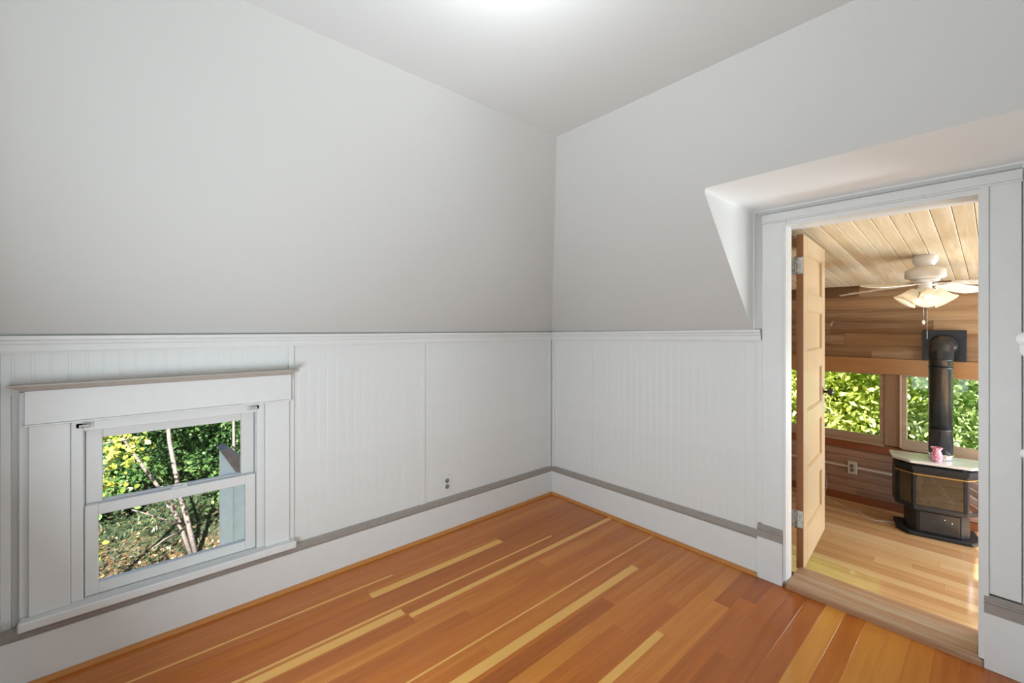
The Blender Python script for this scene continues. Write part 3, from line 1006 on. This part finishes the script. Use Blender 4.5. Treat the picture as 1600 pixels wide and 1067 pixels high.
HS = 0.1135
siding_rows([1.110 + HS * i for i in range(7)], HS, 'siding_wood', [.08, .2, .34, .46, .62])
siding_rows([-0.19 + 0.0725 * i for i in range(6)], 0.0725, 'siding_weathered', [.3, .42, .5, .58])
for nm, z0, z1, d, mt, tn in (('beam', 0.972, 1.110, .030, 'beam_wood', .5), ('apron_board', 0.245, 0.316, .012, 'red_trim_wood', .5), ('floor_trim', FZ, -0.192, .016, 'red_trim_wood', .4)):
    o = box(nm, PX0, PX1, FY - d + .004, FY + .02, z0, z1, mt, wp, .002)
    o['tone'] = tn
for x0 in (1.805, 2.985):
    o = box('post', x0, x0 + .10, FY - .006, FY + .02, .325, .972, 'post_wood', wp, .002); o['tone'] = .5
    o = box('post_bead', x0 + .10, x0 + .114, FY - .018, FY + .02, .325, .972, 'post_wood', wp, .003); o['tone'] = .8
for n_, (x0, x1, lab) in enumerate(((0.70, 1.803, 'wood framed porch window left of the stove pipe'), (1.921, 2.983, 'wood framed porch window behind the stove pipe'), (3.10, 4.15, 'wood framed porch window beyond the right casing'))):
    if n_ == 2:
        pass
    wd = empty('window_%d' % (n_ + 2), ((x0 + x1) / 2, FY, .325))
    tag(wd, lab, 'window', kind='structure')
    hw = (x1 - x0) / 2
    H_ = .972 - .325
    for nm, b in (('bottom_rail', (-hw, hw, 0, .04, 0.0, .075)), ('top_rail', (-hw, hw, 0, .04, H_ - .012, H_ + .004)), ('stile', (-hw, -hw + .033, .0005, .0395, .076, H_ - .013)), ('stile', (hw - .033, hw, .0005, .0395, .076, H_ - .013))):
        o = box(nm, *b, 'sash_wood', wd, .003)
        o['tone'] = .5
    o = box('stool', -hw - .0, hw + .0, -.028, .01, -.010, .004, 'sash_wood', wd, .002); o['tone'] = .7
    box('pane', -hw + .03, hw - .03, .019, .022, .07, H_ - .01, 'window_glass', wd)

# end walls, house-side siding and the boarded ceiling
we = boxes('wall_porch_end', [(PX0 - .08, PX0, .19, FY + .1, FZ - .08, 2.1), (PX1, PX1 + .08, .19, FY + .1, FZ - .08, .40), (PX1, PX1 + .08, .19, FY + .1, 1.03, 2.1), (PX1, PX1 + .08, .19, .80, .40, 1.03), (PX1, PX1 + .08, 1.23, 1.35, .40, 1.03), (PX1, PX1 + .08, 2.2, FY + .1, .40, 1.03)], 'siding_wood')
we['tone'] = .45
tag(we, 'end walls of the wooden porch out of view', 'wall', kind='structure')
wh = boxes('wall_porch_house', [(PX0, 1.665, .205, .215, FZ, 2.1), (2.47, PX1, .205, .225, FZ, 2.1), (1.665, 2.47, .205, .215, 1.97, 2.1), (1.665, 2.47, .16, .20, FZ, -.012)], 'siding_wood')
wh['tone'] = .45
tag(wh, 'house side of the porch beside the doorway', 'wall', kind='structure')
KS = -0.0959
ang = math.atan(KS)
cp = box('ceiling_porch', PX0, PX1, 0, 2.5, .016, .06, 'porch_ceiling_wood', None, 0, (0, 0.19, 2.001), (ang, 0, 0))
cp['tone'] = .5
tag(cp, 'sloping whitewashed tongue and groove board ceiling of the porch', 'ceiling', kind='structure')
r = random.Random(21)
bm = bmesh.new()
add_box(bm, 0.0012, 0.0760, 0.0, 2.29, 0.0, .016, 0.0025)
cb_me = bm_mesh('ceiling_board', bm)
cb_me.materials.append(MATS['porch_ceiling_wood'])
x = 1.788 - 0.0772 * 30
while x < PX1 - .08:
    o = link('ceiling_board', cb_me, None, cp, (x, 0, 0))
    o['tone'] = r.uniform(.34, .72)
    x += 0.0772

# raceway with its outlet, wall hook, loose cable
outlet('surface_outlet', (1.577, FY - .004, 0.068), 0.0, 'white outlet box on the porch siding in the raceway').scale = (1, 4.0, 1)
rc = box('raceway', 0.2, 2.05, FY - .012, FY + .005, 0.061, 0.078, 'white_plastic', None, .002)
tag(rc, 'thin white raceway strip running along the porch siding', 'raceway')
h_ = empty('wall_hook', (1.411, FY + .004, 1.425))
tag(h_, 'small grey metal hook screwed to the porch siding', 'hook')
box('hook_plate', -.006, .006, -.004, .0, -.02, .022, 'bracket_metal', h_, .001)
tube('hook_arm', [(0, -.003, .010), (.012, -.03, .012), (.020, -.045, .014), (.024, -.05, .030)], .003, 'bracket_metal', h_, 8)
cab = tube('cable', [(1.36, 2.43, .02), (1.375, 2.425, -.06), (1.385, 2.41, -.14), (1.375, 2.38, -.235), (1.43, 2.33, FZ + .003), (1.53, 2.27, FZ + .003), (1.585, 2.20, FZ + .003), (1.66, 2.215, FZ + .003), (1.735, 2.13, FZ + .003),
                     (1.79, 2.09, FZ + .003), (1.87, 2.15, FZ + .003), (1.915, 2.16, FZ + .003), (1.955, 2.12, FZ + .003)], .0028, 'cable_white', None, 6)
tag(cab, 'thin white cable trailing over the porch floor to the stove', 'cable')

# ================================================================== STOVE
SV = empty('gas_stove', (2.188, 2.020, FZ), (0, 0, math.radians(12.5)))
tag(SV, 'black pedestal gas stove with angled glass front in the porch', 'stove')
zb = lambda z: z - FZ
poly_prism('base', [(-.178, 0), (.178, 0), (.242, .085), (.242, .30), (-.242, .30), (-.242, .085)], 0.0, .028, 'black_iron', SV, .006)
poly_prism('pedestal', [(-.128, .04), (.128, .04), (.178, .09), (.178, .27), (-.178, .27), (-.178, .09)], .0275, zb(-.045), 'black_iron', SV, .004)
ld = box('access_panel', -.112, .112, -.0, .006, zb(-.215), zb(-.062), 'black_enamel', SV, .002, (0, .035, 0))
for dx, dz in ((.03, -.100), (.07, -.118)):
    lathe('screw', [(.006, 0), (.005, .003)], 'chrome', ld, (dx, 0, zb(dz)), (math.pi / 2, 0, 0), 10)
BODY = [(-.150, .012), (.150, .012), (.246, .108), (.246, .30), (-.246, .30), (-.246, .108)]
# body: floor, lid, back and corner posts around an open firebox
bm = bmesh.new()
prism(bm, BODY, zb(-.047), zb(-.012), .003)
prism(bm, BODY, zb(.235), zb(.275), .003)
prism(bm, [(-.246, .24), (.246, .24), (.246, .30), (-.246, .30)], zb(-.012), zb(.235))
for sx_ in (-1, 1):
    prism(bm, [(sx_ * .132, .012), (sx_ * .150, .012), (sx_ * .162, .024), (sx_ * .150, .040), (sx_ * .132, .034)], zb(-.013), zb(.236))
    prism(bm, [(sx_ * .232, .094), (sx_ * .246, .108), (sx_ * .246, .245), (sx_ * .225, .245), (sx_ * .222, .105)], zb(-.013), zb(.236))
link('body', bm_mesh('body', bm), 'black_iron', SV)
box('front_glass', -.133, .133, 0.020, .024, zb(-.013), zb(.236), 'stove_glass', SV)
box('front_frame', -.150, .150, .004, .013, zb(-.045), zb(-.016), 'black_enamel', SV, .002)
for sx_ in (-1, 1):
    a0, a1 = Vector((sx_ * .158, .030)), Vector((sx_ * .236, .108))
    d_ = (a1 - a0).normalized() * 1
    nrm = Vector((-d_.y, d_.x)) * (1 if sx_ < 0 else -1)
    poly_prism('side_glass', [tuple(a0), tuple(a1), tuple(a1 - nrm * .003), tuple(a0 - nrm * .003)], zb(-.013), zb(.236), 'stove_glass', SV)
boxes('brass_trim', [(-.151, .151, .0085, .0125, zb(.228), zb(.236))], 'brass', SV)
for sx_ in (-1, 1):
    p0, p1 = Vector((sx_ * .151, .0085)), Vector((sx_ * .249, .106))
    poly_prism('brass_trim', [tuple(p0), tuple(p1), (p1.x, p1.y + .004), (p0.x, p0.y + .004)], zb(.228), zb(.236), 'brass', SV)
# louvre gap then the top plate
poly_prism('louvre_box', [(-.135, .04), (.135, .04), (.22, .12), (.22, .29), (-.22, .29), (-.22, .12)], zb(.274), zb(.319), 'black_enamel', SV)
poly_prism('hood', [(-.158, -.004), (.158, -.004), (.256, .098), (.256, .13), (.236, .13), (.150, .03), (-.150, .03), (-.236, .13), (-.256, .13), (-.256, .098)], zb(.262), zb(.298), 'black_iron', SV, .003)
poly_prism('top_plate', [(-.170, -.012), (.170, -.012), (.268, .088), (.268, .30), (-.268, .30), (-.268, .088)], zb(.318), zb(.338), 'stove_top_glare', SV, .004)
lg = empty('fire_logs', (0, 0.14, zb(-.012)))
lg.parent = SV
bm = bmesh.new()
for _ in range(60):
    x_, y_ = random.uniform(-.12, .12), random.uniform(-.09, .07)
    s_ = random.uniform(.008, .018)
    bmesh.ops.create_icosphere(bm, subdivisions=1, radius=s_, matrix=Matrix.Translation((x_, y_, s_ * .7)))
eb = link('ember_bed', bm_mesh('ember_bed', bm), 'ember_bed', SV, (0, .14, zb(-.010)))
eb['kind'] = 'stuff'
bpy.data.objects.remove(lg)
for pts in ([(-.10, .10, .03), (0, .09, .05), (.10, .10, .04)], [(-.02, .17, .17), (.03, .12, .11), (.075, .055, .035)], [(-.11, .08, .09), (-.10, .10, .15), (-.085, .14, .19)]):
    tube('log', [(p[0], p[1] + .03, zb(-.012) + p[2]) for p in pts], [.018, .022, .019], 'ash_log', SV, 10)

# flue pipe with elbow and wall plate
FP = empty('flue_pipe', (2.180, 2.205, .338))
tag(FP, 'black round flue pipe rising from the stove into a square wall plate', 'flue pipe')
R_ = .071
lathe('collar', [(R_ + .004, 0), (R_ + .004, .046), (R_, .048)], 'chrome', FP, (0, 0, 0), n=32)
for za, zb_ in ((.046, .245), (.245, .735), (.735, .800)):
    lathe('pipe_section', [(R_, za), (R_, zb_ - .010), (R_ + .0025, zb_ - .008), (R_ + .0025, zb_ - .002), (R_, zb_)], 'pipe_enamel', FP, n=36)
# elbow: four gores turning to +y
bm = bmesh.new()
BR = .105
rows = []
for i in range(5):
    a = (math.pi / 2) * i / 4
    c = Vector((0, BR - BR * math.cos(a), .800 + BR * math.sin(a)))
    u_ = Vector((0, -math.cos(a), math.sin(a)))
    rr_ = R_ + .004
    rows.append([bm.verts.new(c + Vector((math.cos(t), 0, 0)) * rr_ + u_ * math.sin(t) * rr_) for t in [2 * math.pi * j / 32 for j in range(32)]])
for r0, r1 in zip(rows, rows[1:]):
    for i in range(32):
        j = (i + 1) % 32
        bm.faces.new((r0[i], r0[j], r1[j], r1[i]))
link('elbow', bm_mesh('elbow', bm), 'pipe_enamel', FP, smooth=False)
lathe('thimble', [(R_ + .004, 0), (R_ + .004, .10), (R_ + .016, .104), (R_ + .016, .125), (R_ + .004, .128)], 'black_enamel', FP, (0, .105, .905), (-math.pi / 2, 0, 0), 32)
box('wall_plate', -.130, .130, .222, .232, .770, 1.030, 'black_iron', FP, .002, (.006, 0, 0))

# pink glass jar on the stove
jar = lathe('pink_jar', [(0, 0), (.024, 0), (.030, .010), (.033, .030), (.034, .050), (.030, .070), (.024, .084), (.024, .094), (.034, .112), (.031, .111), (.021, .095), (.021, .084), (.026, .070), (.029, .05), (.0, .02)], 'pink_glass', None, (2.165, 2.085, .338), n=32, wave=(.10, 8, (7, 8, 9, 10)))
tag(jar, 'small pink glass jar with a ruffled rim standing on the stove', 'jar')

# ================================================================== CEILING FAN
fx, fy = 2.150, 1.457
FAN = empty('ceiling_fan', (fx, fy, 1.879))
tag(FAN, 'white four blade ceiling fan with frosted tulip light shades', 'ceiling fan')
lathe('canopy', [(.062, .012), (.066, -.012), (.066, -.030), (.060, -.046), (.046, -.068), (.044, -.073)], 'fan_white', FAN, n=32)
lathe('motor_housing', [(.044, -.070), (.060, -.076), (.092, -.090), (.104, -.096), (.106, -.140), (.103, -.150), (.088, -.156), (.040, -.158)], 'fan_white', FAN, n=40)
lathe('flywheel', [(.074, -.157), (.074, -.170), (.060, -.176), (.034, -.178)], 'fan_white', FAN, n=32)
lathe('light_hub', [(.034, -.176), (.036, -.182), (.036, -.232), (.030, -.242), (.0, -.244)], 'fan_white', FAN, n=24)
bpoly = [(.165, -.042), (.22, -.055), (.45, -.066), (.53, -.060), (.565, -.030), (.572, 0), (.565, .030), (.53, .060), (.45, .066), (.22, .055), (.165, .042)]
bm = bmesh.new()
prism(bm, bpoly, -.003, .003, 0.001)
blade_me = bm_mesh('blade', bm)
blade_me.materials.append(MATS['fan_blade_paint'])
bm = bmesh.new()
prism(bm, [(.060, -.018), (.12, -.010), (.165, -.030), (.215, -.032), (.225, 0), (.215, .032), (.165, .030), (.12, .010), (.060, .018)], -.0055, -.0025, 0.0005)
iron_me = bm_mesh('blade_iron', bm)
iron_me.materials.append(MATS['fan_white'])
for a in (155, 65, -25, -115):
    rot = (Matrix.Rotation(math.radians(a), 4, 'Z') @ Matrix.Rotation(math.radians(4.5), 4, 'Y') @ Matrix.Rotation(math.radians(-12), 4, 'X')).to_euler()
    b_ = link('blade', blade_me, None, FAN, (0, 0, -.183), rot)
    link('blade_iron', iron_me, None, b_)
for a in (205, 285, 20):
    M = Matrix.Translation((0, 0, -.225)) @ Matrix.Rotation(math.radians(a), 4, 'Z') @ Matrix.Translation((.050, 0, -.006)) @ Matrix.Rotation(math.radians(180 - 36), 4, 'Y')
    arm = tube('lamp_arm', [(.02 * math.cos(math.radians(a)), .02 * math.sin(math.radians(a)), -.222), (.05 * math.cos(math.radians(a)), .05 * math.sin(math.radians(a)), -.240)], .012, 'fan_white', FAN, 10)
    bm = bmesh.new()
    lathe_bm(bm, [(.018, 0.0), (.026, .008), (.034, .026), (.040, .048), (.048, .072), (.060, .092), (.068, .104), (.0665, .1045), (.058, .092), (.046, .072), (.038, .048), (.032, .026), (.024, .010)], 32, M, (.035, 6, (5, 6, 7, 8)))
    link('lamp_shade', bm_mesh('lamp_shade', bm), 'shade_glass', FAN, smooth=True)
    bm = bmesh.new()
    lathe_bm(bm, [(.0, .02), (.012, .022), (.016, .04), (.022, .058), (.018, .074), (.0, .082)], 14, M)
    link('bulb', bm_mesh('bulb', bm), 'lamp_bulb', FAN, smooth=True)
    c = Vector((fx, fy, 1.879)) + M @ Vector((0, 0, .088))
    light('fan_lamp_light', 'POINT', c, 0.12, (1, .88, .70), size=.02)
tube('pull_chain', [(.012, -.02, -.243), (.012, -.02, -.46)], .0016, 'hinge_metal', FAN, 6)
lathe('chain_pull', [(.0, 0), (.007, -.004), (.010, -.016), (.004, -.030), (.0, -.032)], 'porcelain', FAN, (-.006, -.02, -.44), n=12)
tube('pull_chain', [(-.006, -.02, -.243), (-.006, -.02, -.44)], .0014, 'hinge_metal', FAN, 6)
tube('pull_chain', [(.012, -.02, -.46), (.012, -.02, -.57)], .0016, 'hinge_metal', FAN, 6)

# ================================================================== ROOM LAMP (above the top edge of the picture)
LP = empty('ceiling_lamp', (1.66, -1.90, ZC))
tag(LP, 'round white ceiling lamp glowing just above the top of the picture', 'lamp')
lathe('lamp_base', [(.10, 0), (.10, -.018), (.06, -.03)], 'fan_white', LP, n=32)
lathe('bulb_globe', [(.03, -.03), (.05, -.05), (.062, -.08), (.055, -.11), (.03, -.13), (0, -.135)], 'lamp_bulb', LP, n=24)
light('ceiling_lamp_light', 'POINT', (1.66, -1.90, ZC - .26), 4.8, (0.88, .94, 0.97), size=.07)

# ================================================================== OUTSIDE
GZ = -2.9
bm = bmesh.new()
nx, ny = 40, 30
gr = [[None] * (ny + 1) for _ in range(nx + 1)]
for i in range(nx + 1):
    for j in range(ny + 1):
        X = -0.5 - 34.0 * i / nx
        Y = -16 + 32.0 * j / ny
        Z = GZ + max(0, (-X - 8.5)) * 0.16 + .12 * math.sin(X * .9) * math.cos(Y * .7)
        gr[i][j] = bm.verts.new((X, Y, Z))
for i in range(nx):
    for j in range(ny):
        bm.faces.new((gr[i][j], gr[i + 1][j], gr[i + 1][j + 1], gr[i][j + 1]))
yard = link('yard_ground', bm_mesh('yard_ground', bm), 'yard_soil', smooth=True)
tag(yard, 'sloping yard with patchy grass and fallen leaves outside the window', 'ground', kind='structure')


def gz(X, Y):
    return GZ + np.maximum(0, (-X - 8.5)) * 0.16 + .12 * np.sin(X * .9) * np.cos(Y * .7)


n = 22000
X = rng.uniform(-14, -4.5, n); Y = rng.uniform(-5.0, 1.2, n)
keep = (X > -9.2 + rng.normal(0, 1.0, n))
X, Y = X[keep], Y[keep]
lv = leaves('fallen_leaves', np.stack([X, Y, gz(X, Y) + .015], 1), .055, 'leaf_litter', flat=.75, aspect=.8)
tag(lv, 'tan fallen leaves scattered over the yard below the window', 'leaves', kind='stuff')
n = 60000
X = rng.uniform(-17, -5.5, n); Y = rng.uniform(-6, 2, n)
keep = (X < -7.2 + rng.normal(0, 1.1, n))
X, Y = X[keep], Y[keep]
lv = leaves('grass', np.stack([X, Y, gz(X, Y)], 1), .11, 'grass_blade', flat=.25, aspect=.28)
tag(lv, 'green grass and ground ivy on the slope of the yard', 'grass', kind='stuff')


def blob(n, c, rad, shell=0.55):
    d = rng.normal(size=(n, 3))
    d /= np.linalg.norm(d, axis=1)[:, None]
    rr_ = (shell + (1 - shell) * rng.random(n) ** 0.6)[:, None]
    return np.array(c) + d * rr_ * np.array(rad)


def clumps(n, c, rad, k, cr):
    cs = blob(k, c, rad, 0.2)
    idx = rng.integers(0, k, n)
    return cs[idx] + rng.normal(size=(n, 3)) * np.array(cr)


def tree(name, label, base, trunks, crown, size, mat, bark='bark', group=None, aspect=.6):
    e = empty(name, base)
    tag(e, label, 'tree', group)
    for pts, r0, r1 in trunks:
        m_ = len(pts)
        tube('trunk', [tuple(np.array(p) - np.array(base)) for p in pts], [r0 + (r1 - r0) * i / (m_ - 1) for i in range(m_)], bark, e, 8)
    lf = leaves('foliage', crown - np.array(base), size, mat, e, aspect=aspect)
    lf['kind'] = 'stuff'
    return e


g1 = 'trees in the yard outside the small window'
tree('slender_tree', 'slender leaning twin trunk tree rising from the leaf litter', (-7.46, -1.77, GZ),
     [([(-7.46, -1.80, GZ - .1), (-7.42, -1.98, -2.05), (-7.38, -2.08, -1.60), (-7.30, -2.22, -0.62), (-7.25, -2.3, 0.6), (-7.2, -2.36, 2.2)], .046, .024),
      ([(-7.52, -1.86, GZ - .1), (-7.50, -2.10, -2.1), (-7.46, -2.22, -1.75), (-7.40, -2.42, -1.35), (-7.30, -2.66, -.85), (-7.2, -2.9, -.3), (-7.1, -3.1, .5)], .042, .016),
      ([(-7.50, -2.02, -2.25), (-7.3, -2.25, -2.05), (-7.2, -2.48, -1.85), (-7.1, -2.72, -1.66)], .02, .008),
      ([(-7.50, -2.00, -2.35), (-7.2, -2.28, -2.33), (-7.0, -2.5, -2.38)], .018, .006),
      ([(-7.25, -2.3, -.2), (-7.2, -2.7, -.1), (-7.1, -3.1, -.15), (-7.0, -3.4, -.05)], .018, .006)],
     clumps(900, (-7.3, -2.5, .6), (.9, 1.0, .9), 30, (.14, .14, .12)), .11, 'leaf_dark', 'pale_bark', g1)
tree('maple_tree', 'yellow leaved maple branches at the left of the small window', (-5.3, -3.55, GZ),
     [([(-5.3, -3.75, GZ), (-5.25, -3.6, -1.2), (-5.2, -3.4, -.2), (-5.15, -3.2, .6)], .05, .015), ([(-5.25, -3.6, -1.2), (-5.2, -3.2, -.75), (-5.1, -2.9, -.55)], .016, .006),
      ([(-5.2, -3.4, -.2), (-5.1, -3.0, -.1), (-5.0, -2.6, -.05)], .014, .005)],
     np.concatenate([clumps(620, (-5.2, -3.10, -.28), (.45, .66, .48), 44, (.11, .11, .08)), clumps(150, (-5.1, -3.12, -1.40), (.2, .14, .22), 10, (.07, .06, .06))]), .066, 'leaf_maple', 'bark', g1, .75)
spec = [(-11.5, -4.6, 3.6, .3), (-11.0, -1.9, 3.0, .7), (-12.5, -.2, 4.2, .6), (-10.2, -.55, 2.6, .2), (-15.0, -3.4, 5.5, .7), (-14.5, 1.0, 5.0, .6), (-16.0, -6.2, 5.0, .6), (-9.2, -.75, 1.9, .2), (-9.8, -3.3, 1.3, .2)]
labs = ['dense dark green tree at the left behind the maple', 'dark green leafy tree behind the leaning twin trunks', 'tall dark tree beyond the white exterior post', 'green shrub tree right of the twin trunks', 'tall tree farthest up the slope in the middle', 'tall tree farthest up the slope to the right', 'tall tree farthest up the slope to the left', 'low bright bush at the foot of the slope beside the white post', 'low dark bush on the grass left of the twin trunks']
for (X, Y, h, s_), lab in zip(spec, labs):
    z0 = float(gz(np.array(X), np.array(Y)))
    cen_ = (X, Y, z0 + h * .52)
    tree('leafy_tree', lab, (X, Y, z0), [([(X, Y, z0 - .1), (X + .1, Y - .1, z0 + h * .4), (X + .15, Y + .1, z0 + h * .85)], .08, .03), ([(X + .1, Y - .1, z0 + h * .3), (X + .5, Y + .5, z0 + h * .7)], .03, .01)],
         clumps(9000 if h > 2 else 2600, cen_, (min(1.5, h * .5), min(1.7, h * .5), h * .46), 260 if h > 2 else 90, (.20, .20, .16) if h > 2 else (.11, .11, .10)), .10, 'leaf_dark', 'bark', g1)
# a thin bare trunk near the white post
tree('bare_sapling', 'thin pale sapling trunk beside the white exterior post', (-8.3, -.95, GZ), [([(-8.3, -1.05, GZ), (-8.2, -1.12, -1.0), (-8.1, -1.14, .3), (-8.0, -1.0, 2)], .03, .02), ([(-8.1, -1.13, -.2), (-8.0, -.8, -.55), (-7.9, -.55, -.75)], .014, .006)],
     clumps(160, (-8.2, -.9, .9), (.4, .4, .4), 10, (.12, .12, .1)), .1, 'leaf_dark', 'pale_bark', g1)

# pale neighbouring house showing through the leaves
nb = empty('neighbour_house', (-24, -7.5, 0))
tag(nb, 'pale grey house wall showing between the leaves up the slope', 'house')
box('wall', -1.5, 1.5, -5, 5.5, -2.4, 5.0, 'house_far', nb)
bm = bmesh.new()
prism(bm, [(-2.0, -5.4), (2.0, -5.4), (2.0, 5.9), (-2.0, 5.9)], 5.0, 5.2)
link('roof', bm_mesh('roof', bm), 'brown_flashing', nb)
for yy in (-2.5, 1.0):
    wdw = box('window', 1.5, 1.54, yy, yy + 1.1, .3, 1.9, 'exterior_white', nb)
    box('pane', 1.541, 1.55, yy + .1, yy + 1.0, .4, 1.8, 'black_enamel', wdw)

# white boxed exterior post with slanted brown flashing
ep = empty('exterior_post', (-1.55, -1.9, -.6))
tag(ep, 'white boxed exterior post with slanted brown cap outside the small window', 'post')
bm = bmesh.new()
sec = [(-2.140, .425), (-2.045, .255), (-1.60, .250), (-1.60, -1.6), (-2.140, -1.6)]
a = [bm.verts.new((-.06, y_ + 1.9, z_ + .6)) for y_, z_ in sec]
b = [bm.verts.new((.06, y_ + 1.9, z_ + .6)) for y_, z_ in sec]
for i in range(5):
    j = (i + 1) % 5
    bm.faces.new((a[i], a[j], b[j], b[i]))
bm.faces.new(a[::-1])
bm.faces.new(b)
link('post_box', bm_mesh('post_box', bm), 'exterior_white', ep)
box('corner_board', .06, .075, -.240, -.165, -1.0, .84, 'exterior_white', ep, .002)
box('corner_board', .06, .072, -.05, .10, -1.0, .80, 'exterior_white', ep, .002)
bm = bmesh.new()
capv = [(-2.152, .437), (-2.100, .445), (-2.000, .345), (-2.000, .235), (-2.048, .250)]
t_ = [bm.verts.new((-.12, y_ + 1.9, z_ + .6)) for y_, z_ in capv]
u_ = [bm.verts.new((.078, y_ + 1.9, z_ + .6)) for y_, z_ in capv]
for i in range(5):
    j = (i + 1) % 5
    bm.faces.new((t_[i], t_[j], u_[j], u_[i]))
bm.faces.new(t_[::-1])
bm.faces.new(u_)
link('flashing', bm_mesh('flashing', bm), 'brown_flashing', ep)

# tall hedge shrubs outside the porch windows
g2 = 'tall shrubs outside the porch windows'


def hedge(lab, base, parts, size, mat, asp):
    e = empty('tall_shrub', base)
    tag(e, lab, 'shrub', g2)
    for dx in (-.35, .05, .4):
        tube('stem', [(dx * .4, 0, 0), (dx, .05, 1.8), (dx * 1.5, 0.1, 4.0)], [.05, .035, .012], 'bark', e, 8)
    lf = leaves('foliage', np.concatenate(parts) - np.array(base), size, mat, e, aspect=asp)
    lf['kind'] = 'stuff'


hedge('yellow green tall shrub outside the left porch window', (1.05, 4.1, GZ), [clumps(17000, (1.05, 4.15, .4), (1.2, .55, 1.9), 420, (.15, .10, .17))], .072, 'leaf_hedge_yellow', .45)
hedge('dense green tall shrub outside the window behind the stove pipe', (3.0, 3.9, GZ), [clumps(30000, (2.85, 3.95, .4), (1.4, .42, 1.9), 600, (.15, .09, .16))], .056, 'leaf_hedge_green', .6)
hedge('green shrub showing left of the open door', (-.9, 4.0, GZ), [clumps(6000, (-.7, 4.2, .4), (1.0, .6, 1.8), 120, (.11, .1, .13))], .085, 'leaf_hedge_yellow', .5)
hedge('pale green tall shrub behind the other two', (2.1, 5.6, GZ), [clumps(22000, (2.1, 5.4, .4), (3.4, .8, 2.6), 340, (.2, .2, .2)), clumps(26000, (1.7, 5.2, .5), (1.9, .45, 1.2), 420, (.16, .14, .16))], .10, 'leaf_hedge_green', .5)
g = box('side_yard', -6, 10, 2.7, 16, GZ - .1, GZ, 'yard_soil')
tag(g, 'ground below the porch windows', 'ground', kind='structure')
